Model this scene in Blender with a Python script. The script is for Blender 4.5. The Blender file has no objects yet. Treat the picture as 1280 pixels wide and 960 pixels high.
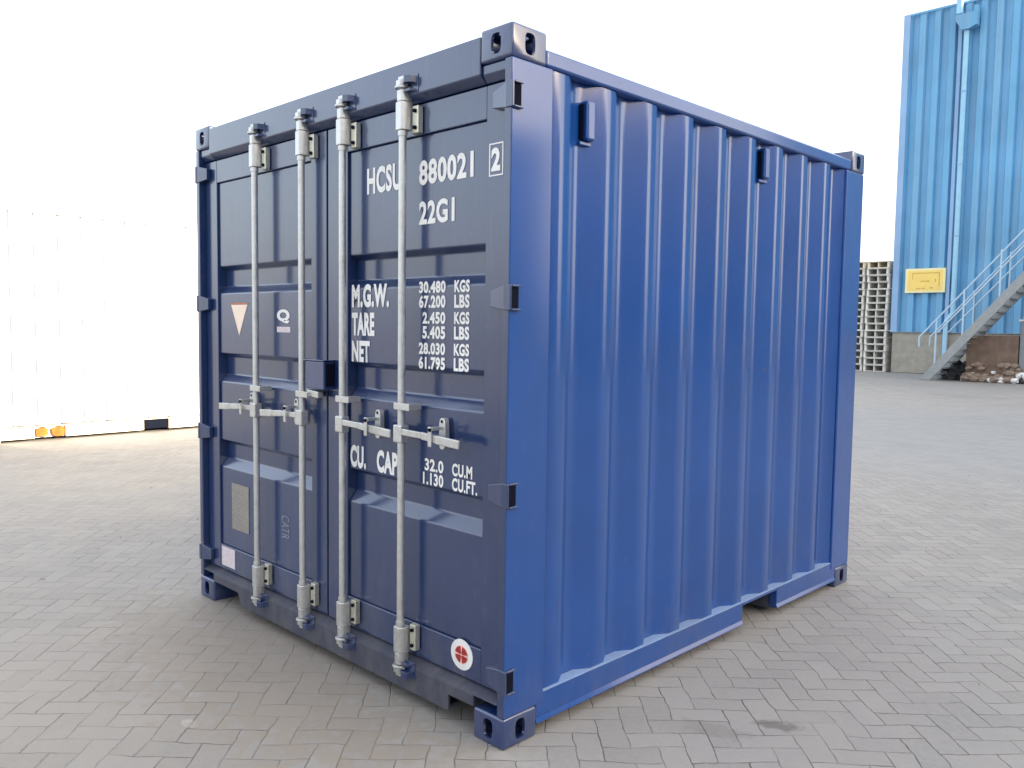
import bpy, bmesh, math, random
from mathutils import Vector, Matrix
random.seed(7)
scn = bpy.context.scene
col = scn.collection

# ------------------------------------------------------------------ camera
def make_camera():
    cam = bpy.data.cameras.new('camera'); o = bpy.data.objects.new('camera', cam); col.objects.link(o)
    y, p, r = -.7785934, -.0694007, .0137534
    cy, sy, cp, sp = math.cos(y), math.sin(y), math.cos(p), math.sin(p)
    f = Vector((sy*cp, cy*cp, sp)); rt = Vector((cy, -sy, 0)); up = rt.cross(f)
    c, s = math.cos(r), math.sin(r)
    R = rt*c + up*s; U = rt*(-s) + up*c
    m = Matrix((R, U, -f)).transposed().to_4x4(); m.translation = Vector((2.07748, -2.08502, 1.5464))
    o.matrix_world = m
    cam.sensor_fit = 'HORIZONTAL'; cam.sensor_width = 36.0; cam.lens = 36.0*1046.41/1280
    cam.clip_start = .05; cam.clip_end = 3000
    scn.camera = o
make_camera()

# ------------------------------------------------------------------ light
SUN_EL = math.radians(16.6)
SUN_AZ = Vector((.955, .297, 0)).normalized()          # horizontal direction towards the sun
w = bpy.data.worlds.new('World'); scn.world = w; w.use_nodes = True
nt = w.node_tree; nt.nodes.clear()
sky = nt.nodes.new('ShaderNodeTexSky'); sky.sky_type = 'NISHITA'; sky.sun_disc = False
sky.sun_elevation = SUN_EL; sky.sun_rotation = math.atan2(SUN_AZ.x, SUN_AZ.y)
sky.air_density = 1.0; sky.dust_density = 6.0; sky.ozone_density = 1.0
bg = nt.nodes.new('ShaderNodeBackground'); bg.inputs[1].default_value = .10
bg2 = nt.nodes.new('ShaderNodeBackground'); bg2.inputs[0].default_value = (.96, .98, 1, 1); bg2.inputs[1].default_value = .40
ad = nt.nodes.new('ShaderNodeAddShader'); out = nt.nodes.new('ShaderNodeOutputWorld')
nt.links.new(sky.outputs[0], bg.inputs[0]); nt.links.new(bg.outputs[0], ad.inputs[0]); nt.links.new(bg2.outputs[0], ad.inputs[1])
nt.links.new(ad.outputs[0], out.inputs[0])
sl = bpy.data.lights.new('sun', 'SUN'); sl.energy = 4.6; sl.angle = math.radians(.6); sl.color = (1, .86, .66)
so = bpy.data.objects.new('sun', sl); col.objects.link(so)
d = Vector((SUN_AZ.x*math.cos(SUN_EL), SUN_AZ.y*math.cos(SUN_EL), math.sin(SUN_EL)))
so.rotation_euler = d.to_track_quat('Z', 'Y').to_euler(); so.location = (15, 5, 30)
scn.view_settings.view_transform = 'Standard'; scn.view_settings.look = 'None'
scn.view_settings.gamma = 1; scn.view_settings.exposure = 1.6
scn.view_settings.use_curve_mapping = False

# ------------------------------------------------------------------ material helpers
class NT:
    def __init__(s, name):
        s.m = bpy.data.materials.new(name); s.m.use_nodes = True; s.t = s.m.node_tree
        s.b = s.t.nodes['Principled BSDF']
        s.co = None
    def n(s, typ, **kw):
        x = s.t.nodes.new(typ)
        for k, v in kw.items(): setattr(x, k, v)
        return x
    def L(s, a, b): s.t.links.new(a, b)
    def obj(s):
        if not s.co: s.co = s.n('ShaderNodeTexCoord').outputs['Object']
        return s.co
    def geo(s): return s.n('ShaderNodeNewGeometry').outputs['Position']
    def m2(s, op, a, b=None, c=None):
        x = s.n('ShaderNodeMath', operation=op)
        for i, v in enumerate((a, b, c)):
            if v is None: continue
            if isinstance(v, (int, float)): x.inputs[i].default_value = v
            else: s.L(v, x.inputs[i])
        return x.outputs[0]
    def noise(s, scale, detail=4, rough=.55, vec=None, stretch=None):
        x = s.n('ShaderNodeTexNoise'); x.inputs['Scale'].default_value = scale
        x.inputs['Detail'].default_value = detail; x.inputs['Roughness'].default_value = rough
        v = vec or s.obj()
        if stretch:
            mp = s.n('ShaderNodeMapping'); mp.inputs['Scale'].default_value = stretch; s.L(v, mp.inputs[0]); v = mp.outputs[0]
        s.L(v, x.inputs['Vector']); return x.outputs['Fac']
    def ramp(s, f, a, b, ca=(0, 0, 0, 1), cb=(1, 1, 1, 1)):
        x = s.n('ShaderNodeValToRGB'); e = x.color_ramp.elements
        e[0].position = a; e[1].position = b; e[0].color = ca; e[1].color = cb
        s.L(f, x.inputs[0]); return x.outputs[0]
    def mix(s, f, a, b, blend='MIX'):
        x = s.n('ShaderNodeMix', data_type='RGBA', blend_type=blend)
        for i, v in ((0, f), (6, a), (7, b)):
            if isinstance(v, (int, float)): x.inputs[i].default_value = v
            elif isinstance(v, tuple): x.inputs[i].default_value = v if len(v) == 4 else v + (1,)
            else: s.L(v, x.inputs[i])
        return x.outputs[2]
    def bump(s, h, strength, dist=.01):
        x = s.n('ShaderNodeBump'); x.inputs['Strength'].default_value = strength; x.inputs['Distance'].default_value = dist
        s.L(h, x.inputs['Height']); s.L(x.outputs[0], s.b.inputs['Normal']); return x

def paint(name, c, rough=.38, dirt=.25, dirtc=(.2, .19, .18), bump=.12, coat=0, spec=.5, cior=1.5, crough=.16):
    k = NT(name)
    n1 = k.noise(1.7, 5, .6); n2 = k.noise(14, 5, .65)
    n3 = k.noise(3.0, 5, .6, stretch=(9, 9, .5))
    base = k.mix(k.ramp(n1, .3, .75), tuple(x*.88 for x in c), tuple(min(1, x*1.12) for x in c))
    f = k.m2('MULTIPLY', k.ramp(k.m2('MULTIPLY', n2, n3), .27, .55), dirt)
    base = k.mix(f, base, dirtc)
    sz = k.n('ShaderNodeSeparateXYZ'); k.L(k.obj(), sz.inputs[0])
    low = k.m2('MULTIPLY', k.ramp(sz.outputs[2], .05, .55, (1, 1, 1, 1), (0, 0, 0, 1)), k.ramp(k.noise(9, 6, .7, stretch=(1, 1, .45)), .42, .72))
    base = k.mix(k.m2('MULTIPLY', low, min(.4, dirt*1.0)), base, (.17, .155, .14))
    chip = k.m2('MULTIPLY', k.ramp(k.noise(26, 6, .7), .665, .68), k.ramp(k.noise(1.3, 3, .6), .5, .62))
    base = k.mix(k.m2('MULTIPLY', chip, min(1, dirt*3)), base, (.16, .10, .07))
    k.L(base, k.b.inputs['Base Color'])
    r = k.m2('ADD', k.m2('MULTIPLY', n2, .22), rough-.1); k.L(r, k.b.inputs['Roughness'])
    k.b.inputs['Specular IOR Level'].default_value = spec
    k.b.inputs['Coat Weight'].default_value = coat; k.b.inputs['Coat Roughness'].default_value = crough; k.b.inputs['Coat IOR'].default_value = cior
    if bump: k.bump(k.noise(2.2, 3, .5), bump, .02)
    return k.m

def plain(name, c, rough=.6, metal=0, var=.15, scale=20, bump=0):
    k = NT(name)
    n = k.noise(scale, 5, .6)
    k.L(k.mix(k.ramp(n, .3, .7), tuple(x*(1-var) for x in c), tuple(min(1, x*(1+var)) for x in c)), k.b.inputs['Base Color'])
    k.b.inputs['Roughness'].default_value = rough; k.b.inputs['Metallic'].default_value = metal
    if bump: k.bump(n, bump, .01)
    return k.m

def cladding_mat(name, c, rough=.45, dirt=.2):
    k = NT(name)
    n1 = k.noise(.35, 4, .6); n3 = k.noise(1.5, 5, .65, stretch=(4, 4, .12))
    base = k.mix(k.ramp(n1, .35, .65), tuple(x*.85 for x in c), tuple(min(1, x*1.1) for x in c))
    base = k.mix(k.m2('MULTIPLY', k.ramp(n3, .45, .75), dirt), base, (.5, .5, .48))
    k.L(base, k.b.inputs['Base Color']); k.b.inputs['Roughness'].default_value = rough
    return k.m

def galv(name, c=(.66, .66, .64)):
    k = NT(name)
    n = k.noise(60, 5, .7); n2 = k.noise(9, 4, .6)
    b = k.mix(k.ramp(n, .3, .7), tuple(x*.8 for x in c), c)
    b = k.mix(k.m2('MULTIPLY', k.ramp(n2, .55, .75), .45), b, (.3, .26, .2))
    k.L(b, k.b.inputs['Base Color']); k.b.inputs['Metallic'].default_value = .75
    k.L(k.m2('ADD', k.m2('MULTIPLY', n, .35), .22), k.b.inputs['Roughness']); k.bump(n, .15, .002)
    return k.m

def ground_mat():
    k = NT('block_paving')
    pos = k.geo()
    wob = k.n('ShaderNodeTexNoise'); wob.inputs['Scale'].default_value = 1.6; wob.inputs['Detail'].default_value = 3; k.L(pos, wob.inputs['Vector'])
    wob2 = k.n('ShaderNodeTexNoise'); wob2.inputs['Scale'].default_value = 16; wob2.inputs['Detail'].default_value = 2; k.L(pos, wob2.inputs['Vector'])
    sx = k.n('ShaderNodeSeparateXYZ'); k.L(pos, sx.inputs[0]); X, Y = sx.outputs[0], sx.outputs[1]
    w1 = k.n('ShaderNodeSeparateXYZ'); k.L(wob.outputs['Color'], w1.inputs[0])
    w2 = k.n('ShaderNodeSeparateXYZ'); k.L(wob2.outputs['Color'], w2.inputs[0])
    C = .7071/.1045
    u = k.m2('MULTIPLY', k.m2('ADD', X, Y), C); v = k.m2('MULTIPLY', k.m2('SUBTRACT', Y, X), C)
    u = k.m2('ADD', u, k.m2('ADD', k.m2('MULTIPLY', w1.outputs[0], .9), k.m2('MULTIPLY', w2.outputs[0], .16)))
    v = k.m2('ADD', v, k.m2('ADD', k.m2('MULTIPLY', w1.outputs[1], .9), k.m2('MULTIPLY', w2.outputs[1], .16)))
    i = k.m2('FLOOR', u); j = k.m2('FLOOR', v)
    fu = k.m2('SUBTRACT', u, i); fv = k.m2('SUBTRACT', v, j)
    kk = k.m2('FLOORED_MODULO', k.m2('SUBTRACT', i, j), 4)
    def eq(n): return k.m2('COMPARE', kk, float(n), .25)
    e0, e1, e2, e3 = eq(0), eq(1), eq(2), eq(3)
    dl = k.m2('ADD', fu, e1); dr = k.m2('ADD', k.m2('SUBTRACT', 1., fu), e0)
    db = k.m2('ADD', fv, e2); dt = k.m2('ADD', k.m2('SUBTRACT', 1., fv), e3)
    dist = k.m2('MINIMUM', k.m2('MINIMUM', dl, dr), k.m2('MINIMUM', db, dt))
    idv = k.n('ShaderNodeCombineXYZ'); k.L(k.m2('SUBTRACT', i, e1), idv.inputs[0]); k.L(k.m2('SUBTRACT', j, e2), idv.inputs[1])
    wn = k.n('ShaderNodeTexWhiteNoise', noise_dimensions='3D'); k.L(idv.outputs[0], wn.inputs['Vector'])
    # colours
    n_big = k.noise(.28, 4, .6, vec=pos); n_mid = k.noise(2.2, 6, .65, vec=pos); n_fine = k.noise(45, 5, .7, vec=pos); n_sp = k.noise(210, 3, .7, vec=pos)
    c = k.mix(wn.outputs['Value'], (.232, .221, .209), (.29, .277, .262))
    c = k.mix(k.m2('MULTIPLY', k.ramp(n_fine, .35, .7), .5), c, (.31, .297, .28))
    c = k.mix(k.m2('MULTIPLY', k.ramp(n_sp, .55, .75), .4), c, (.135, .122, .115))
    dust = k.ramp(n_mid, .40, .66)
    c = k.mix(k.m2('MULTIPLY', dust, .55), c, (.30, .28, .255))
    c = k.mix(k.m2('MULTIPLY', k.ramp(n_big, .5, .72), .5), c, (.182, .172, .162))
    # joint: narrow, partly filled with dust
    jw = k.m2('ADD', k.m2('MULTIPLY', w2.outputs[2], .05), .006)
    j0 = k.m2('SUBTRACT', 1., k.m2('SMOOTH_MIN', k.m2('DIVIDE', dist, jw), 1., .2))
    j0 = k.m2('MAXIMUM', j0, 0.)
    jvis = k.ramp(k.noise(3.4, 4, .6, vec=pos), .36, .6)
    jm = k.m2('MULTIPLY', j0, k.m2('ADD', k.m2('MULTIPLY', jvis, .65), .35))
    c = k.mix(jm, c, (.055, .048, .042))
    # an oil stain, a few smaller ones, then broad ground tones
    def spot(x, y, rx, ry, amt, colr, cc, ang=0.):
        a = k.m2('SUBTRACT', X, x); b = k.m2('SUBTRACT', Y, y)
        ca, sa = math.cos(ang), math.sin(ang)
        p = k.m2('ADD', k.m2('MULTIPLY', a, ca/rx), k.m2('MULTIPLY', b, sa/rx)); q = k.m2('ADD', k.m2('MULTIPLY', a, -sa/ry), k.m2('MULTIPLY', b, ca/ry))
        dd = k.m2('SQRT', k.m2('ADD', k.m2('MULTIPLY', p, p), k.m2('MULTIPLY', q, q)))
        dd = k.m2('ADD', dd, k.m2('MULTIPLY', k.m2('SUBTRACT', wob2.outputs['Fac'], .5), 1.8))
        f = k.m2('MULTIPLY', k.ramp(dd, .55, 1.1, (1, 1, 1, 1), (0, 0, 0, 1)), amt)
        return k.mix(f, cc, colr)
    c = spot(.60, .93, .10, .05, .62, (.10, .09, .08), c, .6)
    c = spot(.45, .72, .16, .07, .25, (.13, .115, .10), c, .3)
    c = spot(-1.0, -.72, .05, .03, .5, (.5, .48, .45), c)
    c = spot(-3.35, -.55, .04, .02, .6, (.08, .07, .06), c)
    c = spot(-1.3, -.25, 1.5, .55, .55, (.225, .188, .15), c, 0.)  # browner tone in front of the doors
    c = spot(-3.2, -1.6, 3.2, 2.2, .30, (.30, .262, .222), c, .4)  # broad warmer tone, left foreground
    c = spot(-5.5, .6, 2.2, 1.6, .35, (.33, .29, .245), c, .4)  # lighter warm tone further left
    c = spot(-2.5, 11.5, 7.0, 5.5, .45, (.225, .24, .255), c, .3)  # bluish sky light on the right-hand paving, put into the colour
    c = spot(1.0, 3.6, .9, .18, .3, (.19, .2, .2), c, .5)
    k.L(c, k.b.inputs['Base Color'])
    k.L(k.m2('SUBTRACT', .86, k.m2('MULTIPLY', n_mid, .3)), k.b.inputs['Roughness'])
    k.b.inputs['Specular IOR Level'].default_value = .3
    tilt = k.m2('MULTIPLY', wn.outputs['Value'], .0018)
    h = k.m2('ADD', k.m2('ADD', k.m2('MULTIPLY', k.m2('SUBTRACT', 1., jm), .004), tilt), k.m2('MULTIPLY', n_fine, .0016))
    h = k.m2('ADD', h, k.m2('MULTIPLY', k.noise(1.1, 4, .55, vec=pos), .03))
    h = k.m2('ADD', h, k.m2('MULTIPLY', k.noise(6, 4, .6, vec=pos, stretch=(1, 1, 1)), .006))
    bp = k.bump(h, .8, 1.0)
    return k.m

M = {}
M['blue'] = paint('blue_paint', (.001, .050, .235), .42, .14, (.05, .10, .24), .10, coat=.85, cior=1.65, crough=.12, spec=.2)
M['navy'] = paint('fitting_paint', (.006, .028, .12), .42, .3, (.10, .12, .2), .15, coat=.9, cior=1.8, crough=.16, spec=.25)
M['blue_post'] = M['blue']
M['door'] = paint('door_end_shaded_blue', (.006, .025, .098), .42, .36, (.09, .09, .12), .2, coat=1, cior=1.75, crough=.14, spec=.25)  # container blue made darker and greyer, the door end's shading as colour
M['sill'] = paint('sill_paint', (.045, .048, .075), .5, .6, (.14, .115, .10), .2)
M['rubber'] = plain('black_rubber', (.012, .012, .014), .6)
M['dark'] = plain('recess_shade_black', (.006, .008, .016), .9)  # near-black: shade of slots and openings as colour; also used on bolts
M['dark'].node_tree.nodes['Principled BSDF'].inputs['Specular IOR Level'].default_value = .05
M['dusty_sheen'] = paint('dust_and_sky_sheen', (.20, .30, .5), .5, .5, (.35, .35, .36), .1)  # dust tone lightened further by sky sheen put into the colour
M['rib_shade'] = plain('rib_shade_grey', (.11, .135, .185), .8)
M['galv'] = galv('galvanised')
M['cream'] = galv('zinc_plate', (.70, .68, .56))
M['white_ink'] = paint('white_ink', (.82, .80, .77), .6, .45, (.35, .34, .36), 0)
M['faint_ink'] = plain('faint_ink', (.22, .24, .3), .6)
M['red_ink'] = plain('red_ink', (.32, .02, .015), .6)
M['pink_ink'] = plain('pink_ink', (.8, .42, .38), .6)
M['peach'] = plain('reflective_peach', (.9, .72, .58), .5, var=.05)
M['orange'] = plain('orange_edge', (.45, .14, .06), .5)
M['white_paint'] = cladding_mat('white_container_paint', (.8, .8, .79), .5, .1)
M['rail_white'] = plain('yellowed_white_paint', (.74, .66, .52), .6, var=.12, scale=3)
M['rust'] = plain('orange_rust', (.36, .11, .008), .8, var=.5, scale=9, bump=.4)
M['clad'] = cladding_mat('light_blue_cladding', (.13, .37, .61), .42, .25)
M['clad_dark'] = cladding_mat('dark_blue_cladding', (.05, .13, .33), .45, .1)
M['clad_trim'] = cladding_mat('pale_blue_trim', (.25, .42, .66), .5, .2)
M['pipe'] = plain('pale_blue_pipe', (.30, .56, .74), .45, var=.08, scale=3)
M['plinth'] = plain('concrete_plinth', (.33, .305, .26), .85, var=.16, scale=4, bump=.3)
M['steel'] = plain('grey_steel', (.29, .305, .31), .5, .2, .12, 6)
M['rail'] = plain('pale_rail_paint', (.42, .56, .68), .45, 0, .08, 8)
M['cabinet'] = plain('grey_cabinet', (.2, .21, .22), .5, 0, .1, 5)
M['brown'] = plain('brown_concrete', (.17, .115, .085), .9, 0, .3, 3, .6)
M['rubble'] = plain('rubble', (.23, .17, .13), .9, 0, .35, 5, .5)
M['dustwhite'] = plain('white_waste', (.75, .74, .72), .7)
M['yellow'] = plain('yellow_sign', (.90, .64, .17), .5, 0, .06, 3)
M['sign_edge'] = plain('pale_yellow', (.85, .76, .42), .5, 0, .05, 3)
M['sign_ink'] = plain('faded_sign_ink', (.55, .33, .07), .6)
M['wood'] = plain('weathered_wood', (.64, .62, .57), .85, 0, .3, 7, .3)
M['wood2'] = plain('fresh_wood', (.68, .6, .46), .85, 0, .22, 7, .3)
M['wood3'] = plain('grey_wood', (.47, .45, .42), .85, 0, .3, 7, .3)
M['roof'] = plain('roof_sheet', (.3, .32, .34), .6)
M['label'] = None
def label_mat(name, paper, ink, s):
    k = NT(name)
    b = k.n('ShaderNodeTexBrick'); b.inputs['Scale'].default_value = s; b.inputs['Mortar Size'].default_value = .03
    b.inputs['Color1'].default_value = paper+(1,); b.inputs['Color2'].default_value = tuple(x*.8 for x in paper)+(1,); b.inputs['Mortar'].default_value = ink+(1,)
    mp = k.n('ShaderNodeMapping'); mp.inputs['Rotation'].default_value = (math.pi/2, 0, 0); k.L(k.obj(), mp.inputs[0]); k.L(mp.outputs[0], b.inputs[0])
    n = k.noise(90, 3, .7)
    k.L(k.mix(k.m2('MULTIPLY', k.ramp(n, .45, .6), .5), b.outputs[0], ink), k.b.inputs['Base Color'])
    k.b.inputs['Roughness'].default_value = .5
    return k.m
M['plate'] = label_mat('worn_plate', (.36, .32, .27), (.16, .15, .15), 22)
M['label'] = label_mat('paper_label', (.8, .72, .72), (.5, .4, .45), 30)

# ------------------------------------------------------------------ mesh helpers
class MB:
    def __init__(s): s.v = []; s.f = []
    def add(s, vs, fs):
        o = len(s.v); s.v += [tuple(x) for x in vs]; s.f += [tuple(o+i for i in f) for f in fs]; return s
    def box(s, x0, x1, y0, y1, z0, z1):
        return s.add([(x, y, z) for z in (z0, z1) for y in (y0, y1) for x in (x0, x1)],
                     [(0, 2, 3, 1), (4, 5, 7, 6), (0, 1, 5, 4), (2, 6, 7, 3), (0, 4, 6, 2), (1, 3, 7, 5)])
    def prism(s, pts, axis, a, b):
        """closed polygon pts (2D) extruded along axis between a and b; other axes in xyz order"""
        def P(p, t):
            if axis == 'x': return (t, p[0], p[1])
            if axis == 'y': return (p[0], t, p[1])
            return (p[0], p[1], t)
        n = len(pts)
        vs = [P(p, a) for p in pts] + [P(p, b) for p in pts]
        fs = [tuple(range(n)), tuple(range(2*n-1, n-1, -1))] + [(i, n+i, n+(i+1) % n, (i+1) % n) for i in range(n)]
        return s.add(vs, fs)
    def tube(s, p0, p1, r, n=12, r1=None):
        p0, p1 = Vector(p0), Vector(p1); r1 = r if r1 is None else r1
        d = (p1-p0).normalized(); a = d.orthogonal().normalized(); b = d.cross(a)
        vs = []
        for p, rr in ((p0, r), (p1, r1)):
            for i in range(n):
                t = 2*math.pi*i/n; vs.append(p + a*math.cos(t)*rr + b*math.sin(t)*rr)
        fs = [(i, (i+1) % n, n+(i+1) % n, n+i) for i in range(n)] + [tuple(range(n-1, -1, -1)), tuple(range(n, 2*n))]
        return s.add(vs, fs)
    def bar(s, p0, p1, w, h, up=(0, 0, 1)):
        p0, p1, up = Vector(p0), Vector(p1), Vector(up); d = (p1-p0).normalized(); a = d.cross(up).normalized(); b = a.cross(d)
        vs = [p + a*sx*w/2 + b*sz*h/2 for p in (p0, p1) for sx, sz in ((-1, -1), (1, -1), (1, 1), (-1, 1))]
        return s.add(vs, [(0, 3, 2, 1), (4, 5, 6, 7), (0, 1, 5, 4), (1, 2, 6, 5), (2, 3, 7, 6), (3, 0, 4, 7)])
    def build(s, name, mat, parent=None, bevel=0, smooth=False, seg=2):
        me = bpy.data.meshes.new(name); me.from_pydata(s.v, [], s.f)
        bm = bmesh.new(); bm.from_mesh(me); bmesh.ops.recalc_face_normals(bm, faces=bm.faces); bm.to_mesh(me); bm.free()
        me.materials.append(mat); o = bpy.data.objects.new(name, me); col.objects.link(o)
        if smooth:
            for p in me.polygons: p.use_smooth = True
            me.set_sharp_from_angle(angle=math.radians(40))
        if bevel:
            b = o.modifiers.new('bevel', 'BEVEL'); b.width = bevel; b.segments = seg; b.limit_method = 'ANGLE'; b.angle_limit = math.radians(35)
            for p in me.polygons: p.use_smooth = True
            b.harden_normals = True
        if parent:
            o.parent = parent
            o.location = (0, 0, 0)
            if not parent.get('_local'): pass
        return o

def tag(o, label=None, cat=None, group=None, kind=None):
    if label: o['label'] = label
    if cat: o['category'] = cat
    if group: o['group'] = group
    if kind: o['kind'] = kind
    return o
def empty(name, loc=(0, 0, 0), rz=0):
    o = bpy.data.objects.new(name, None); o.location = loc; o.rotation_euler = (0, 0, rz); o.empty_display_size = .2; col.objects.link(o); return o
def children(o): return [c for c in bpy.data.objects if c.parent == o]
def copy_tree(o, parent=None):
    c = o.copy(); col.objects.link(c); c.parent = parent
    for ch in children(o): copy_tree(ch, c)
    return c

# ------------------------------------------------------------------ ground
def ground():
    bm = bmesh.new()
    # one sheet with a finer centre so that gentle dips are real
    xs = [-900, -300, -100, -50] + [-30+i*.75 for i in range(81)] + [50, 100, 300, 900]
    ys = [-900, -300, -100, -50] + [-20+i*.75 for i in range(81)] + [60, 100, 300, 900]
    from mathutils import noise
    def hz(x, y):
        if abs(x) > 45 or y > 45 or y < -25: return 0
        keep = min(1, max(0, (math.hypot(max(abs(x+1.2)-1.6, 0), max(abs(y-1.5)-1.9, 0)))/1.5))
        return -.03*keep*max(0, noise.noise(Vector((x*.22, y*.22, 3.1)))+.15)
    g = [[bm.verts.new((x, y, hz(x, y))) for x in xs] for y in ys]
    for j in range(len(ys)-1):
        for i in range(len(xs)-1):
            f = bm.faces.new((g[j][i], g[j][i+1], g[j+1][i+1], g[j+1][i])); f.smooth = True
    me = bpy.data.meshes.new('ground'); bm.to_mesh(me); bm.free(); me.materials.append(ground_mat())
    o = bpy.data.objects.new('ground', me); col.objects.link(o); tag(o, kind='structure')
ground()

# ------------------------------------------------------------------ corrugation helper
def corr(a0, a1, phase, pitch, inner, slope, outer, din, dout):
    """profile points (t, depth) from a0 to a1; phase = start of an inner flat"""
    def dep(t):
        u = (t-phase) % pitch
        if u < inner: return din
        u -= inner
        if u < slope: return din+(dout-din)*u/slope
        u -= slope
        if u < outer: return dout
        u -= outer
        return dout+(din-dout)*min(1, u/slope)
    ts = {a0, a1}
    k = math.floor((a0-phase)/pitch)-1
    while phase+k*pitch < a1+pitch:
        b = phase+k*pitch
        for e in (b, b+inner, b+inner+slope, b+inner+slope+outer):
            if a0 < e < a1: ts.add(e)
        k += 1
    return [(t, dep(t)) for t in sorted(ts)]

# corner fitting with real holes, made once (local corner at origin, body towards +x+y+z, holes on the outer faces)
def oval(hw, hh, n=20):
    r = min(hw, hh); pts = []
    for i in range(n):
        t = 2*math.pi*i/n; c, s_ = math.cos(t), math.sin(t)
        pts.append((math.copysign(abs(c)**.6, c)*hw, math.copysign(abs(s_)**.6, s_)*hh))
    return pts
def fitting_mesh():
    LX, LY, LZ = .162, .178, .118
    b = MB().box(0, LX, 0, LY, 0, LZ).build('fitting_tmp', M['blue'])
    bv = b.modifiers.new('b', 'BEVEL'); bv.width = .011; bv.segments = 3
    cut = []
    c = MB().box(.012, LX-.012, .012, LY-.012, .016, LZ-.02).build('c', M['dark']); cut.append(c)
    c = MB().prism([(.081+p[0], .060+p[1]) for p in oval(.025, .036)], 'y', -.02, .03).build('c', M['dark']); cut.append(c)
    c = MB().prism([(.089+p[0], .060+p[1]) for p in oval(.026, .038)], 'x', -.02, .03).build('c', M['dark']); cut.append(c)
    c = MB().prism([(.081+p[0], .089+p[1]) for p in oval(.032, .06)], 'z', -.03, .03).build('c', M['dark']); cut.append(c)
    for c in cut:
        m = b.modifiers.new('x', 'BOOLEAN'); m.operation = 'DIFFERENCE'; m.solver = 'EXACT'; m.object = c
    dg = bpy.context.evaluated_depsgraph_get(); dg.update()
    me = bpy.data.meshes.new_from_object(b.evaluated_get(dg))
    me.name = 'corner_fitting'
    for o in [b]+cut: bpy.data.objects.remove(o, do_unlink=True)
    for p in me.polygons: p.use_smooth = True
    me.set_sharp_from_angle(angle=math.radians(30))
    me.materials.clear(); me.materials.append(M['navy'])
    return me
FIT = fitting_mesh()
FITW = FIT.copy(); FITW.materials.clear(); FITW.materials.append(M['white_paint'])
def fittings(parent, x0, x1, y0, y1, H, me):
    for sx, X in ((1, x0), (-1, x1)):
        for sy, Y in ((1, y0), (-1, y1)):
            for sz, Z in ((1, 0), (-1, H)):
                o = bpy.data.objects.new('corner_fitting', me); col.objects.link(o)
                o.location = (X, Y, Z); o.scale = (sx, sy, sz); o.parent = parent

# ------------------------------------------------------------------ blue container
W_, L_, H_ = 2.438, 2.991, 2.591
BC = empty('shipping_container')
tag(BC, 'dark blue ten foot steel shipping container with four pale lock rods on its doors', 'container')
fittings(BC, -W_, 0, 0, L_, H_, FIT)

def Z2(z, y=.045): return 1.5464+(z-1.5464)*(2.085+y)/2.085      # depth correction of measured heights
def X2(x, y=.045): return 2.0775+(x-2.0775)*(2.085+y)/2.085

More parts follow.
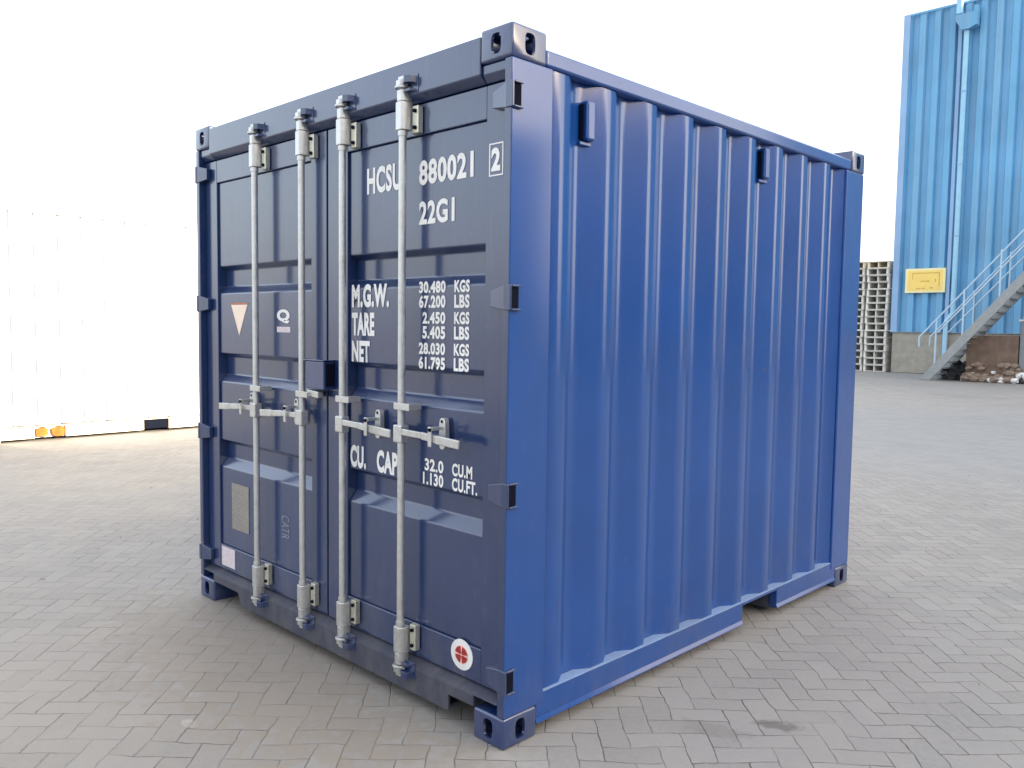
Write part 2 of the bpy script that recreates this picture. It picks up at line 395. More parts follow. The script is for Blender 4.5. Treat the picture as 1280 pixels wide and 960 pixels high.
def blue_body():
    # corner posts
    for (xa, xb) in ((-.038, -.001), (-W_+.001, -W_+.038)):
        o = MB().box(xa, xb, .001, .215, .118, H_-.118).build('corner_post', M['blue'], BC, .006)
        o.data.materials.append(M['door'])                      # door-end faces take the darker blue, their shading put into the colour
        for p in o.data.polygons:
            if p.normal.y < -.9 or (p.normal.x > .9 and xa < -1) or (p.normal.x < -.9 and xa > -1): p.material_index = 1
    for (xa, xb) in ((-.10, -.001), (-W_+.001, -W_+.10)):
        MB().box(xa, xb, L_-.24, L_-.001, .118, H_-.118).build('corner_post', M['blue'], BC, .008)
    # front faces of the door posts, with the door end's shading in their colour (inner return)
    # header
    h = [(.0, 2.572), (.0, 2.438), (.034, 2.412), (.10, 2.412), (.10, 2.572)]
    m = MB().prism(h, 'x', -W_+.162, -.162)
    m.prism([(.012, 2.472), (.012, 2.438), (.034, 2.412), (.10, 2.412), (.10, 2.472)], 'x', -.162, -.039)
    m.prism([(.012, 2.472), (.012, 2.438), (.034, 2.412), (.10, 2.412), (.10, 2.472)], 'x', -W_+.039, -W_+.162)
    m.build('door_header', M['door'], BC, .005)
    # sill
    p = [(-2.276, .115), (-2.0, .115), (-1.965, .05), (-.305, .05), (-.305, .115), (-.162, .115), (-.162, .158), (-2.276, .158)]
    m = MB().prism(p, 'y', .0, .012)
    m.prism([(.0, .1585), (.055, .188), (.10, .188), (.10, .1585)], 'x', -W_+.039, -.039)
    m.prism([(.0125, .12), (.0125, .158), (.10, .158), (.10, .12)], 'x', -2.27, -.168)
    m.box(-1.95, -.32, .0125, .075, .05, .062)
    m.build('door_sill', M['sill'], BC, .003)
    # side panels: corrugated sheets
    for side in (0, 1):
        pr = corr(.216, L_-.241, .375, .28, .07, .065, .085, -.052, -.014)
        if side == 0:
            pts = [(dx, t) for t, dx in pr] + [(-.066, L_-.241), (-.066, .216)]
        else:
            pts = [(-W_-dx, t) for t, dx in pr] + [(-W_+.066, L_-.241), (-W_+.066, .216)]
        MB().prism(pts, 'z', .163, 2.474).build('side_panel', M['blue'], BC, .0016, seg=2)
    # rear end panel
    pr = corr(-W_+.1, -.1, -W_+.15, .28, .07, .07, .07, L_-.07, L_-.03)
    MB().prism([(t, dy) for t, dy in pr]+[(-.1, L_-.09), (-W_+.1, L_-.09)], 'z', .16, 2.474).build('rear_panel', M['blue'], BC, .004)
    MB().box(-W_+.163, -.163, L_-.06, L_-.006, 2.475, 2.57).build('rear_rail', M['blue'], BC, .006)
    MB().box(-W_+.163, -.163, L_-.06, L_-.006, .03, .158).build('rear_rail', M['blue'], BC, .006)
    # top side rails
    for xa, xb in ((-.064, -.004), (-W_+.004, -W_+.064)):
        MB().box(xa, xb, .179, L_-.179, 2.475, 2.538).build('top_side_rail', M['blue'], BC, .012, seg=3)
    # roof
    pr = corr(.1, L_-.06, .2, .21, .09, .015, .09, 2.52, 2.54)
    MB().prism([(t, z) for t, z in pr]+[(L_-.06, 2.50), (.1, 2.50)], 'x', -W_+.066, -.066).build('roof_panel', M['blue'], BC, .003)
    # bottom side rails with a fork pocket
    for sgn in (0, 1):
        f = (lambda x: x) if sgn == 0 else (lambda x: -W_-x)
        m = MB()
        for ya, yb in ((.179, 1.72), (2.085, L_-.179)):
            m.box(min(f(-.05), f(-.006)), max(f(-.05), f(-.006)), ya, yb, .066, .158)
        m.box(min(f(-.05), f(-.006)), max(f(-.05), f(-.006)), 1.7205, 2.0845, .142, .158)
        m.build('bottom_side_rail', M['blue'], BC, .003)
        MB().box(min(f(-.0645), f(-.004)), max(f(-.0645), f(-.004)), .217, L_-.242, .1585, .1628).build('rail_ledge', M['dusty_sheen'], BC)
        for ya, yb in ((.179, 1.72), (2.085, L_-.179)):
            MB().prism([(f(-.05), .0655), (f(-.008), .0655), (f(-.001), .048), (f(-.001), .044), (f(-.05), .044)], 'y', ya, yb).build('rail_flange', M['blue'], BC)
    # fork pocket tunnel and floor
    m = MB()
    m.box(-W_+.07, -.055, 1.70, 1.716, .03, .146); m.box(-W_+.07, -.055, 2.089, 2.105, .03, .146)
    m.build('fork_pocket', M['sill'], BC)
    m = MB().box(-W_+.066, -.066, .11, L_-.1, .165, .185)
    y = .4
    while y < 2.8:
        if not 1.6 < y < 2.15: m.box(-W_+.066, -.066, y, y+.04, .05, .1645)
        y += .3
    m.build('floor_frame', M['sill'], BC)
    # vents
    for y, z in ((.425, 2.335), (1.812, 2.375)):
        v = MB().box(-.057, -.012, y, y+.05, z-.075, z+.075)
        v = v.build('side_vent', M['blue'], BC, .010, seg=3)
        MB().box(-.057, -.035, y-.016, y+.07, z-.092, z-.078).build('vent_lip', M['blue'], v, .003)
        MB().box(-.057, -.030, y-.008, y+.0, z-.072, z+.06).build('vent_shade_strip', M['dark'], v)  # solid strip, coloured as the shade of a slot beside the vent
blue_body()

# door leaves
BANDS = [1.843, 1.736, 1.698, 1.377, 1.262, 1.223, .904, .804, .756]
def door_profile():
    yo, yi = .047, .085
    p = [(yo, 2.289)]
    for k in range(3):
        a, b, c = BANDS[3*k:3*k+3]
        p += [(yo, a), (yi, a-.018), (yi, b), (yo, c)]
    p += [(yo, .324)]
    return p
def door(x0, x1, sl_, sr_):
    m = MB()
    m.box(x0, x0+sl_, .036, .10, .19, 2.408); m.box(x1-sr_, x1, .036, .10, .19, 2.408)
    m.box(x0+sl_, x1-sr_, .0365, .10, 2.289, 2.408); m.box(x0+sl_, x1-sr_, .0365, .10, .19, .324)
    d_ = m.build('door', M['door'], BC, .004)
    pr = door_profile()
    m = MB().prism(pr+[(.099, .324), (.099, 2.289)], 'x', x0+sl_, x1-sr_)
    m.build('door_panel', M['door'], d_, .006, seg=3)
    return d_
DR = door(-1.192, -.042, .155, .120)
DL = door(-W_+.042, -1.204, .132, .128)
MB().box(-1.2035, -1.1925, .045, .095, .19, 2.408).build('door_gasket', M['rubber'], BC)

# hinges
for dr, s, xe in ((DR, 1, 0.), (DL, -1, -W_)):
    for z in (2.345, 1.645, .94, .255):
        h = MB()
        X = lambda a: xe+s*a
        h.add([(X(-.108), .012, z-.032), (X(-.108), .012, z+.026), (X(-.02), -.004, z+.045), (X(-.02), -.004, z-.045),
               (X(-.108), .035, z-.032), (X(-.108), .035, z+.026), (X(-.02), .035, z+.045), (X(-.02), .035, z-.045)],
              [(0, 1, 2, 3), (7, 6, 5, 4), (0, 4, 5, 1), (1, 5, 6, 2), (2, 6, 7, 3), (3, 7, 4, 0)])
        xo = .011 if s > 0 else .0
        h.box(min(X(-.02), X(xo)), max(X(-.02), X(xo)), -.006, .004, z-.045, z+.045)
        if s > 0: h.box(min(X(0), X(.013)), max(X(0), X(.013)), .0045, .048, z+.038, z+.046)
        if s > 0: h.box(min(X(0), X(.013)), max(X(0), X(.013)), .0045, .048, z-.046, z-.038)
        hh = h.build('hinge', M['door'], dr, .003)
        MB().box(min(X(-.001), X(.004)), max(X(-.001), X(.004)), .006, .044, z-.037, z+.037).build('slot_shade_plate', M['dark'], hh)  # dark plate on the post, the slot's shade put into its colour

# lettering
def text(s, x0, x1, z0, z1, parent, mat, y=.0452, bold=.02, rot=0, name='lettering'):
    c = bpy.data.curves.new('t', 'FONT'); c.body = s; c.offset = min(.048, bold*1.8); c.extrude = 0.0; c.resolution_u = 4; c.space_character = 1.08
    o = bpy.data.objects.new('t', c); col.objects.link(o)
    dg = bpy.context.evaluated_depsgraph_get(); dg.update()
    me = bpy.data.meshes.new_from_object(o.evaluated_get(dg)); bpy.data.objects.remove(o, do_unlink=True)
    P = [(v.co.x, v.co.y) for v in me.vertices]
    if rot: P = [(b, -a) for a, b in P]
    ax, bx = min(p[0] for p in P), max(p[0] for p in P); az, bz = min(p[1] for p in P), max(p[1] for p in P)
    for v, p in zip(me.vertices, P):
        v.co = (x0+(p[0]-ax)/(bx-ax)*(x1-x0), y, z0+(p[1]-az)/(bz-az)*(z1-z0))
    me.name = name; me.materials.clear(); me.materials.append(mat)
    ob = bpy.data.objects.new(name, me); col.objects.link(ob); ob.parent = parent
    return ob
def T(s, x0, x1, z0, z1, parent=None, mat=None, **k):
    return text(s, X2(x0), X2(x1), Z2(z0), Z2(z1), parent or DR, mat or M['white_ink'], **k)
T('HCSU', -.843, -.612, 2.082, 2.190); T('880021', -.501, -.190, 2.083, 2.178); T('22G1', -.5, -.292, 1.932, 2.022)
text('2', X2(-.098, .034), X2(-.052, .034), Z2(2.090, .034), Z2(2.172, .034), DR, M['white_ink'], y=.0342, bold=.03)
m = MB()
xa, xb, za, zb = X2(-.108, .034), X2(-.037, .034), Z2(2.073, .034), Z2(2.188, .034)
m.box(xa, xb, .0335, .0358, zb-.005, zb); m.box(xa, xb, .0335, .0358, za, za+.005)
m.box(xa, xa+.005, .0335, .0358, za+.0051, zb-.0051); m.box(xb-.005, xb, .0335, .0358, za+.0051, zb-.0051)
m.build('check_digit_frame', M['white_ink'], DR)
T('M.G.W.', -.952, -.690, 1.615, 1.713, bold=.03); T('TARE', -.952, -.79, 1.496, 1.594, bold=.03); T('NET', -.952, -.823, 1.384, 1.474, bold=.03)
for k, (a, b) in enumerate((('30.480', '67.200'), ('2.450', '5.405'), ('28.030', '61.795'))):
    zt = 1.714-.1185*k
    xl = -.497 if k != 1 else -.475
    T(a, xl, -.339, zt-.046, zt, bold=.024); T(b, xl, -.339, zt-.104, zt-.054, bold=.024)
    T('KGS', -.289, -.204, zt-.046, zt, bold=.024); T('LBS', -.289, -.204, zt-.104, zt-.054, bold=.024)
T('CU.', -.963, -.848, .925, 1.023, bold=.03); T('CAP.', -.771, -.612, .926, 1.022, bold=.03)
T('32.0', -.456, -.343, .975, 1.024); T('1.130', -.466, -.343, .920, .969)
T('CU.M', -.293, -.180, .975, 1.024); T('CU.FT.', -.293, -.152, .918, .968)

# left door marks
tri = [(X2(-2.042), Z2(1.635)), (X2(-1.871), Z2(1.635)), (X2(-1.958), Z2(1.478))]
MB().prism(tri, 'y', .0452, .0466).build('warning_triangle', M['peach'], DL)
MB().prism([(tri[0][0]-.006, tri[0][1]+.001), (tri[1][0]+.006, tri[1][1]+.001), (tri[1][0]+.006, tri[1][1]+.010), (tri[0][0]-.006, tri[0][1]+.010)], 'y', .0452, .0466).build('triangle_edge', M['orange'], DL)
T('Q', -1.580, -1.463, 1.543, 1.610, DL, bold=.05, name='round_letter_mark')
MB().box(X2(-1.58), X2(-1.458), .0452, .0466, Z2(1.500), Z2(1.527)).build('small_print_strip', M['label'], DL)
T('CATR', -1.546, -1.474, .498, .612, DL, M['faint_ink'], rot=1, bold=.0)
MB().box(X2(-2.052), X2(-1.872), .044, .0466, Z2(.453), Z2(.697)).build('data_plate', M['plate'], DL)
MB().box(X2(-2.150), X2(-2.006), .0335, .0358, Z2(.240), Z2(.343)).build('paper_label', M['label'], DL)
# round seal
cx, cz = X2(-.217), Z2(.303)
def disc(r0, r1, a0, a1, y, n=10):
    m = MB(); pts = [(cx+r0*math.cos(a0+(a1-a0)*i/n), cz+r0*math.sin(a0+(a1-a0)*i/n)*.93) for i in range(n+1)]
    if r1: pts += [(cx+r1*math.cos(a1-(a1-a0)*i/n), cz+r1*math.sin(a1-(a1-a0)*i/n)*.93) for i in range(n+1)]
    else: pts += [(cx, cz)]
    return m.prism(pts, 'y', y, y+.0012)
seal = MB().prism([(cx+.062*math.cos(t*math.pi/20), cz+.060*math.sin(t*math.pi/20)) for t in range(40)], 'y', .034, .0362).build('round_sticker', M['white_ink'], DR)
MB().prism([(cx+.037*math.cos(t*math.pi/20), cz+.036*math.sin(t*math.pi/20)) for t in range(40)], 'y', .0328, .0339).build('sticker_centre', M['pink_ink'], seal)
for q, (r0, r1) in enumerate(((.035, 0), (.035, .004), (.035, .0), (.035, .006))):
    a = q*math.pi/2
    disc(r0, .006, a+.18, a+math.pi/2-.18, .0314).build('sticker_sector', M['red_ink'], seal)

# lock box over the seam
b = MB().box(-1.287, -1.137, -.024, .0355, 1.248, 1.376)
lb = b.build('lock_box', M['navy'], BC, .006, seg=3)
MB().box(-1.1368, -1.1335, -.012, .030, 1.262, 1.364).build('opening_shade_plate', M['dark'], lb)  # solid plate, darkened to paint the shaded opening of the box
MB().box(-1.30, -1.13, -.03, .034, 1.3765, 1.382).build('box_lid', M['door'], lb, .002)
MB().bar((-1.285, -.005, 1.228), (-1.19, -.005, 1.222), .03, .03).build('lock_tab', M['galv'], lb, .004)

# lock rods
def rod(x, sgn):
    y = -.012
    r = MB().tube((x, y, .16), (x, y, 2.47), .0155, 20).build('lock_rod', M['galv'], BC, smooth=True)
    for top in (1, 0):
        zz = (lambda z: z) if top else (lambda z: 2.62-z)
        s_ = MB().prism([(x-.024, y-.018), (x+.016, y-.022), (x+.026, y-.006), (x+.026, y+.03), (x-.024, y+.03)], 'z', *sorted((zz(2.305), zz(2.415))))
        s_.prism([(x-.019, y-.016), (x+.013, y-.019), (x+.021, y-.006), (x+.020, y+.03), (x-.019, y+.02)], 'z', *sorted((zz(2.4155), zz(2.462))))
        s_.build('rod_sleeve', M['galv'], r, .004)
        MB().tube((x, y, zz(2.284)), (x, y, zz(2.303)), .019, 16).build('rod_collar', M['galv'], r, smooth=True)
        p = MB().box(x+.036, x+.072, .006, .034, *sorted((zz(2.290), zz(2.398)))).build('bearing_plate', M['cream'], r, .005)
        for bz in (2.312, 2.376): MB().tube((x+.056, .0055, zz(bz)), (x+.056, -.002, zz(bz)), .008, 8).build('bolt', M['dark'], p, smooth=True)
        c = MB().tube((x, y-.002, zz(2.464)), (x, y-.002, zz(2.474)), .031, 14)
        c.prism([(x-.02, y-.02), (x+.012, y-.024), (x+.03, y+.004), (x-.004, y+.012), (x-.02, y+.008)], 'z', *sorted((zz(2.4745), zz(2.497))))
        c.prism([(x-.016, y-.012), (x+.02, y-.012), (x+.02, y+.008), (x-.016, y+.008)], 'z', *sorted((zz(2.4972), zz(2.512))))
        c.build('cam', M['galv'], r, .003)
        kx = x+.012
        zt = 2.49 if top else 2.49
        ke = MB().prism([(kx, -.001), (kx+.062, -.001), (kx+.052, -.030), (kx+.03, -.040), (kx+.008, -.028)], 'z', *sorted((zz(2.478), zz(2.505))))
        ke.prism([(kx, -.001), (kx+.055, -.001), (kx+.045, -.024), (kx+.01, -.024)], 'z', *sorted((zz(2.448), zz(2.4585))))
        ke.box(kx+.0, kx+.07, -.003, -.0003, *sorted((zz(2.442), zz(2.512))))
        ke.build('cam_keeper', M['door'], r, .003)
    # guide clips
    g = MB().box(x-.021, x+.075, -.034, -.030, 1.205, 1.233)
    g.box(x+.024, x+.072, -.0298, .034, 1.207, 1.231)
    g.box(x-.024, x-.0185, -.034, .034, 1.207, 1.231)
    g.build('rod_guide', M['galv'], r, .002)
    # handle with hub, dogleg and catch
    hz = 1.112
    MB().box(x-.026, x+.028, y-.024, y+.018, hz-.040, hz+.032).build('handle_hub', M['galv'], r, .006)
    L = .378 if sgn > 0 else .342
    h = MB()
    p0 = Vector((x+sgn*.028, -.028, hz+.006)); p1 = Vector((x+sgn*.15, -.030, hz+.004)); p2 = Vector((x+sgn*.24, -.034, hz-.002)); p3 = Vector((x+sgn*L, -.037, hz-.008))
    h.bar(p0, p1, .012, .026); h.bar(p1, p2, .012, .030); h.bar(p2, p3, .012, .034)
    h.build('handle', M['galv'], r, .004)
    cxh = x+sgn*(.222 if sgn > 0 else .095)
    MB().prism([(cxh+a*.9, hz+.014+b) for a, b in oval(.021, .062)], 'y', .012, .0355).build('handle_catch', M['galv'], r, .003)
    c = MB().bar((cxh-.004, -.045, hz+.046), (cxh-.004, -.045, hz-.032), .020, .007, (0, 1, 0))
    c.box(cxh-.012, cxh+.006, -.0415, .013, hz+.030, hz+.044)
    c.build('catch_hook', M['galv'], r, .003)
    MB().tube((cxh, -.047, hz+.034), (cxh, -.0525, hz+.034), .0075, 10).build('rivet', M['dark'], r, smooth=True)
    MB().tube((cxh, .0118, hz+.062), (cxh, .010, hz+.062), .006, 10).build('bolt', M['dark'], r, smooth=True)
for x, s in ((-1.765, -1), (-1.335, -1), (-1.006, 1), (-.590, 1)): rod(x, s)

# ------------------------------------------------------------------ white container
WC = empty('white_container', (-9.65, .62, 0))
tag(WC, 'long sunlit white corrugated shipping container with orange patch and black slot along its base', 'container')
def white():
    L, H, Wd = 6.06, 2.99, 2.44
    fittings(WC, -Wd, 0, 0, L, H, FITW)
    for xa, xb in ((-.1, -.002), (-Wd+.002, -Wd+.1)):
        for ya, yb in ((.002, .17), (L-.17, L-.002)):
            MB().box(xa, xb, ya, yb, .118, H-.118).build('corner_post', M['white_paint'], WC, .008)
    for side in (0, 1):
        pr = corr(.171, L-.171, .33, .28, .07, .07, .07, -.05, -.014)
        pts = [((dx if side == 0 else -Wd-dx), t) for t, dx in pr]; e = -.06 if side == 0 else -Wd+.06
        MB().prism(pts+[(e, L-.171), (e, .171)], 'z', .202, H-.11).build('side_panel', M['white_paint'], WC)
        f = (lambda x: x) if side == 0 else (lambda x: -Wd-x)
        x0, x1 = sorted((f(-.06), f(-.004)))
        MB().box(x0, x1, .179, L-.179, H-.11, H-.03).build('top_side_rail', M['white_paint'], WC, .01)
        m = MB()
        for ya, yb in ((.179, .56), (.93, 1.93), (2.28, 3.7), (4.05, L-.179)): m.box(x0, x1, ya, yb, .035, .188)
        for ya, yb in ((.56, .93), (1.93, 2.28), (3.7, 4.05)): m.box(x0, x1, ya, yb, .178, .188)
        m.build('bottom_side_rail', M['rail_white'], WC)
    for y in (1.93, 3.7):
        MB().box(-Wd+.07, -.03, y+.002, y+.348, .045, .176).build('fork_pocket', M['dark'], WC)  # solid near-black block, the pocket's inner shade as colour
    for (ya, yb) in ((.002, .06), (L-.06, L-.002)):
        MB().box(-Wd+.1, -.1, ya, yb, .03, H-.03).build('end_panel', M['white_paint'], WC, .005)
    MB().box(-Wd+.062, -.062, .061, L-.061, H-.09, H-.05).build('roof_panel', M['white_paint'], WC)
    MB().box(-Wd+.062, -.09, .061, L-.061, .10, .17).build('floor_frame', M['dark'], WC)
    sm = MB(); y = .33  # dark strips painting the shade lines between the ribs
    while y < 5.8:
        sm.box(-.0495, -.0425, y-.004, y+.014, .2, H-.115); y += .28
    sm.build('rib_shade_strip', M['rib_shade'], WC)
    # torn orange stuffing in the first pocket
    rnd = random.Random(3)
    for ya, yb in ((.57, .735), (.755, .925)):
        n = 14; pts = []
        for i in range(n):
            t = 2*math.pi*i/n
            pts.append(((ya+yb)/2+math.copysign(abs(math.cos(t))**.6, math.cos(t))*(yb-ya)/2*rnd.uniform(.8, 1.04), .105+math.copysign(abs(math.sin(t))**.6, math.sin(t))*.066*rnd.uniform(.75, 1.05)))
        MB().prism(pts, 'x', -.055, -.006).build('orange_stuffing', M['rust'], WC, .012)
    MB().box(-.058, -.0552, .562, .928, .036, .177).build('pocket_back', M['white_paint'], WC)
white()

# ------------------------------------------------------------------ warehouse
WH = empty('warehouse', (-9.95, 30.3, 0))
tag(WH, 'tall light blue corrugated metal warehouse on a concrete plinth', 'warehouse')
def warehouse():
    Hh = 13.05; fx = -WH.location.x; fy = -WH.location.y
    def loc(x, y): return (x-WH.location.x, y-WH.location.y)
    R = 15.0; BK = 56.0
    # plinths
    RO = R+.3
    x0, y0 = loc(-9.90, 30.34); x1, y1 = loc(R, BK)
    MB().box(x0, x1, y0, y0+.3, 0, 1.5).build('plinth', M['plinth'], WH, .02)
    MB().box(x0, x0+.3, y0+.301, y1, 0, 1.5).build('plinth', M['plinth'], WH, .02)
    pr = corr(.12, R+9.95-.06, .30, .50, .20, .05, .20, .17, .035)
    MB().prism([(t, dd) for t, dd in pr]+[(R+9.95-.06, .24), (.12, .24)], 'z', 1.52, Hh).build('cladding', M['clad'], WH)
    pr = corr(.12, BK-30.3, .30, .50, .20, .05, .20, .17, .035)
    MB().prism([(dd, t) for t, dd in pr]+[(.24, BK-30.3), (.24, .12)], 'z', 1.52, Hh).build('cladding', M['clad'], WH)
    MB().box(x1-.05, x1+.05, .1, y1, 0, Hh).build('cladding', M['clad'], WH)
    MB().box(.21, x1-.051, y1-.1, y1, 0, Hh).build('cladding', M['clad'], WH)
    MB().box(.1, x1, .12, y1, Hh+.001, Hh+.05).build('roof', M['roof'], WH)
    # trims
    m = MB().box(-.012, .22, -.012, .03, 1.50, Hh+.01); m.box(-.012, .03, .0305, .25, 1.50, Hh+.01)
    m.build('corner_trim', M['clad_trim'], WH, .006)
    MB().box(1.86, 1.98, .005, .032, 1.53, Hh).build('joint_trim', M['clad_trim'], WH, .006)
    MB().box(.22, R+9.9, .0, .034, Hh-.06, Hh+.012).build('eaves_trim', M['clad'], WH)
    MB().box(-.02, R+9.9, -.02, .14, 1.502, 1.52).build('drip_trim', M['steel'], WH)
    # hopper and downpipe
    px = 2.17
    p = MB().tube((px, -.13, 2.2), (px, -.13, 12.0), .085, 14)
    p.tube((px, -.13, 2.2), (px-.22, -.10, 1.9), .085, 14); p.tube((px-.22, -.10, 1.9), (px-.22, -.10, .1), .085, 14)
    p = p.build('downpipe', M['pipe'], WH, smooth=True)
    c = MB()
    for z in (2.6, 4.9, 7.4, 9.9): c.tube((px, -.13, z), (px, -.13, z+.06), .10, 14)
    c.build('pipe_clamp', M['clad_trim'], p, smooth=True)
    h = MB().prism([(px-.32, 12.55), (px-.32, 12.35), (px-.12, 12.0), (px+.14, 12.0), (px+.36, 12.1), (px+.36, 12.75), (px+.24, 12.75), (px+.24, 12.55)], 'y', -.32, -.03)
    h.build('rain_hopper', M['clad'], WH, .01)
    MB().box(px-.34, px-.16, -.24, -.04, 12.6, 13.3).build('overflow_pipe', M['pipe'], WH, .02)
warehouse()

# the long hall across the yard, right of the camera: its shade lies over the yard up to the foot of the white container
def hall():
    Hh = 13.05; X0 = 33.2; Ya, Yb = -45.0, 36.8
    S = empty('industrial_hall', (X0, 0, 0)); tag(S, 'long dark blue metal hall across the yard that shades the paving', 'hall')
    MB().box(.05, 14, Ya, Yb, 0, 1.2).build('plinth', M['plinth'], S)
    pr = corr(Ya, Yb, Ya+.2, .37, .13, .05, .14, .10, .035)
    MB().prism([(dd, t) for t, dd in pr]+[(14, Yb), (14, Ya)], 'z', 1.21, Hh).build('cladding', M['clad_dark'], S)
    MB().box(-.05, 14.1, Ya-.1, Yb+.1, Hh+.001, Hh+.08).build('roof', M['roof'], S)
    for y in range(-38, 28, 12):
        d_ = MB().box(-.02, .03, y, y+4, .05, 4.4).build('roller_door', M['steel'], S)
hall()

# yellow sign on the wall
def sign():
    cx_, cz_ = -8.79, 3.395
    S = empty('wall_sign', (cx_, 30.27, cz_)); tag(S, 'faded yellow rectangular sign fixed to the light blue warehouse wall', 'sign')
    MB().box(-.69, .69, -.03, 0.03, -.44, .44).build('sign_board', M['sign_edge'], S, .006)
    MB().box(-.60, .60, -.034, -.0305, -.36, .36).build('sign_field', M['yellow'], S)
    m = MB()
    m.box(-.44, .50, -.038, -.0345, .26, .285); m.box(.475, .50, -.038, -.0345, -.22, .2598); m.box(-.44, -.42, -.038, -.0345, .05, .2598)
    for x in (-.14, -.08, -.01, .06, .11): m.box(x, x+.04, -.038, -.0345, -.05, .0)
    m.box(.34, .37, -.038, -.0345, -.05, .06)
    for x in (-.30, -.22, -.13, -.06): m.box(x, x+.06, -.038, -.0345, -.30, -.265)
    m.box(.18, .28, -.038, -.0345, -.29, -.25)
    m.build('sign_marks', M['sign_ink'], S)
sign()

# outside staircase
def stairs():
    S = empty('steel_staircase', (-7.55, 26.4, 0)); tag(S, 'grey steel outside staircase with pale blue handrails rising to the right', 'staircase')
    sl_ = 1.2; top = 4.8; run = top/sl_
    for y in (0, 1.0):
        m = MB().prism([(0, 0), (.34, 0), (run+.34, top), (run+.0, top)], 'y', y, y+.06)
        m.build('stringer', M['steel'], S, .006)
    n = 24
    for i in range(1, n):
        z = top*i/n; x = z/sl_+.09
        MB().box(x-.02, x+.24, .061, .999, z-.035, z).build('tread', M['steel'], S)
    MB().box(run, run+2.4, 0, 3.84, top-.18, top).build('landing', M['steel'], S, .01)
    for x in (run+.2, run+2.2): MB().box(x, x+.1, .02, .12, 0, top-.181).build('landing_post', M['steel'], S)
    offs = (1.42, .92)
    for y in (.03, 1.03):
        for k, o in enumerate(offs):
            xs = -.05 if k == 0 else .5
            m = MB().tube((xs, y, sl_*xs+o), (run, y, top+o-.2), .026, 10)
            m.tube((run, y, top+o-.2), (run+2.4, y, top+o-.2), .026, 10)
            if k == 0: m.tube((xs, y, sl_*xs+o), (xs, y, sl_*xs+o-.3), .026, 10)
            m.build('handrail', M['rail'], S, smooth=True)
        for x in (.45, 1.22, 2.2, 3.15, run):
            MB().tube((x, y, sl_*x-.02), (x, y, sl_*x+offs[0]-.01), .028, 10).build('baluster', M['rail'], S, smooth=True)
stairs()

# brown block, rubble and cabinet below the stairs
def under_stairs():
    B = empty('concrete_block', (-5.62, 27.0, 0)); tag(B, 'brown dirty concrete block with broken rubble at its foot under the staircase', 'block')
    MB().box(-.74, .72, 0, .9, .0, 1.44).build('block_body', M['brown'], B, .03, seg=3)
    rnd = random.Random(5)
    for i in range(64):
        x = rnd.uniform(-.72, .78); r = rnd.uniform(.08, .19); z = rnd.choice((r*.5, r*.5, .18, .3, .42, .52)) if r < .16 else r*.5
        bm = bmesh.new(); bmesh.ops.create_icosphere(bm, subdivisions=2, radius=r)
        for v in bm.verts: v.co *= rnd.uniform(.78, 1.15); v.co.z *= .7
        me = bpy.data.meshes.new('rubble_piece'); bm.to_mesh(me); bm.free(); me.materials.append(M['rubble'] if i % 9 else M['dustwhite'])
        o = bpy.data.objects.new('rubble_piece', me); col.objects.link(o); o.location = (x, .02-rnd.uniform(0, .12)*(1.2-z), z); o.parent = B
    C_ = empty('grey_cabinet', (-4.45, 27.0, 0)); tag(C_, 'plain grey steel cabinet beside the brown block under the stairs', 'cabinet')
    MB().box(-.42, .6, 0, .7, .04, 1.9).build('cabinet_body', M['cabinet'], C_, .01)
    MB().box(-.38, .08, -.015, -.001, .1, 1.84).build('cabinet_door', M['cabinet'], C_, .004)
    P = empty('plastic_bag', (-4.75, 26.85, 0)); tag(P, 'crumpled white plastic waste on the ground before the grey cabinet', 'rubbish')
    for i in range(5):
        bm = bmesh.new(); r = rnd.uniform(.07, .14); bmesh.ops.create_icosphere(bm, subdivisions=2, radius=r)
        for v in bm.verts: v.co *= rnd.uniform(.7, 1.25)
        me = bpy.data.meshes.new('bag_fold'); bm.to_mesh(me); bm.free(); me.materials.append(M['dustwhite'])
        o = bpy.data.objects.new('bag_fold', me); col.objects.link(o); o.location = (-.15+i*.08, rnd.uniform(-.05, .05), .08+rnd.uniform(0, .22)); o.parent = P
    K = empty('folded_sheet', (-4.75, 27.2, 1.9)); tag(K, 'small white folded sheets lying on top of the grey cabinet', 'sheets')
    m = MB(); m.box(-.2, .25, -.12, .25, .0, .05); m.build('sheet', M['dustwhite'], K, .01)
    m = MB(); m.box(-.1, .36, -.1, .2, .055, .16); m.build('sheet', M['wood3'], K, .01)
    T_ = bpy.data.meshes.new('dark_tarpaulin'); bm = bmesh.new(); bmesh.ops.create_icosphere(bm, subdivisions=4, radius=1)
    from mathutils import noise
    for v in bm.verts:
        q = v.co.copy(); v.co = Vector((q.x*.55, q.y*.4, max(0, q.z)*.62))*(1+.35*noise.noise(q*2.2)+.12*noise.noise(q*6))
    bm.to_mesh(T_); bm.free(); T_.materials.append(M['rubber'])
    o = bpy.data.objects.new('dark_tarpaulin', T_); col.objects.link(o); o.location = (-6.75, 27.6, .002)
    tag(o, 'dark crumpled tarpaulin heap on the ground under the lower stair treads', 'tarpaulin')
under_stairs()

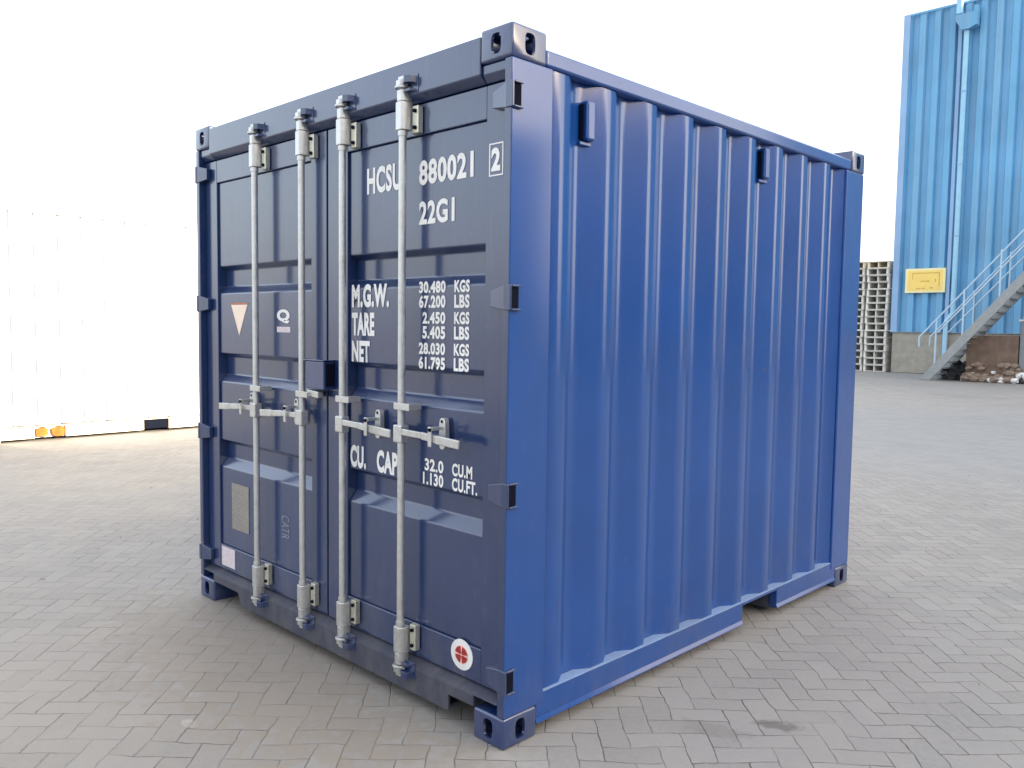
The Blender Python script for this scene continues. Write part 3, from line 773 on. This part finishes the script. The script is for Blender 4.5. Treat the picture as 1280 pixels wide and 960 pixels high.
# pallets
def make_pallet():
    p = empty('wooden_pallet')
    w, dp, h = .80, 1.2, .26
    m = MB()
    for i in range(7): m.box(-w/2, w/2, i*.171, i*.171+.165, h-.032, h-.004)
    m.build('top_deck', M['wood'], p)
    for x, ww in ((-w/2+.001, .075), (-.022, .044), (w/2-.076, .075)):
        MB().box(x, x+ww, .012, 1.19, .0255, h-.0325).build('stringer', M['wood'], p)
    for yy in (.0, .52, 1.05): MB().box(-w/2, w/2, yy, yy+.15, .003, .025).build('bottom_board', M['wood'], p)
    return p
words = ['bottom', 'second', 'third', 'fourth', 'fifth', 'sixth', 'seventh', 'eighth', 'ninth', 'tenth', 'eleventh', 'twelfth', 'thirteenth', 'fourteenth', 'fifteenth', 'topmost']
proto = make_pallet(); first = True
rnd = random.Random(11)
for st, (sx, nm) in enumerate(((-10.47, 'the stack nearer the warehouse'), (-11.36, 'the half hidden left stack'))):
    for k in range(16):
        o = proto if first else copy_tree(proto); first = False
        o.location = (sx+rnd.uniform(-.025, .025), 30.2+rnd.uniform(-.03, .03), .0+k*.2605+.002); o.rotation_euler = (0, 0, rnd.uniform(-.02, .02))
        wd = words[k]+(' pallet of ' if k in (0, 15) else ' pallet from the bottom of ')
        tag(o, 'weathered wooden '+wd+nm, 'pallet', 'wooden pallets stacked beside the warehouse')
        if k == 15:
            for c in children(o):
                if c.type == 'MESH': c.data = c.data.copy(); c.data.materials[0] = M['wood2']

# little stones on the paving
rnd = random.Random(21)
PB = MB()
SP = None
bm = bmesh.new()
for i in range(170):
    x = rnd.uniform(-6, 3); y = rnd.uniform(-1.6, 9)
    if -2.6 < x < .1 and -.1 < y < 3.1: continue
    r = rnd.choice((.003, .004, .005, .007)); 
    res = bmesh.ops.create_icosphere(bm, subdivisions=1, radius=r)
    for v in res['verts']: v.co = v.co*rnd.uniform(.7, 1.2)+Vector((x, y, r*.3))
me = bpy.data.meshes.new('gravel_grit'); bm.to_mesh(me); bm.free(); me.materials.append(M['plinth'])
SP = bpy.data.objects.new('gravel_grit', me); col.objects.link(SP); tag(SP, 'scattered tiny stones and grit on the block paving', 'grit', kind='stuff')
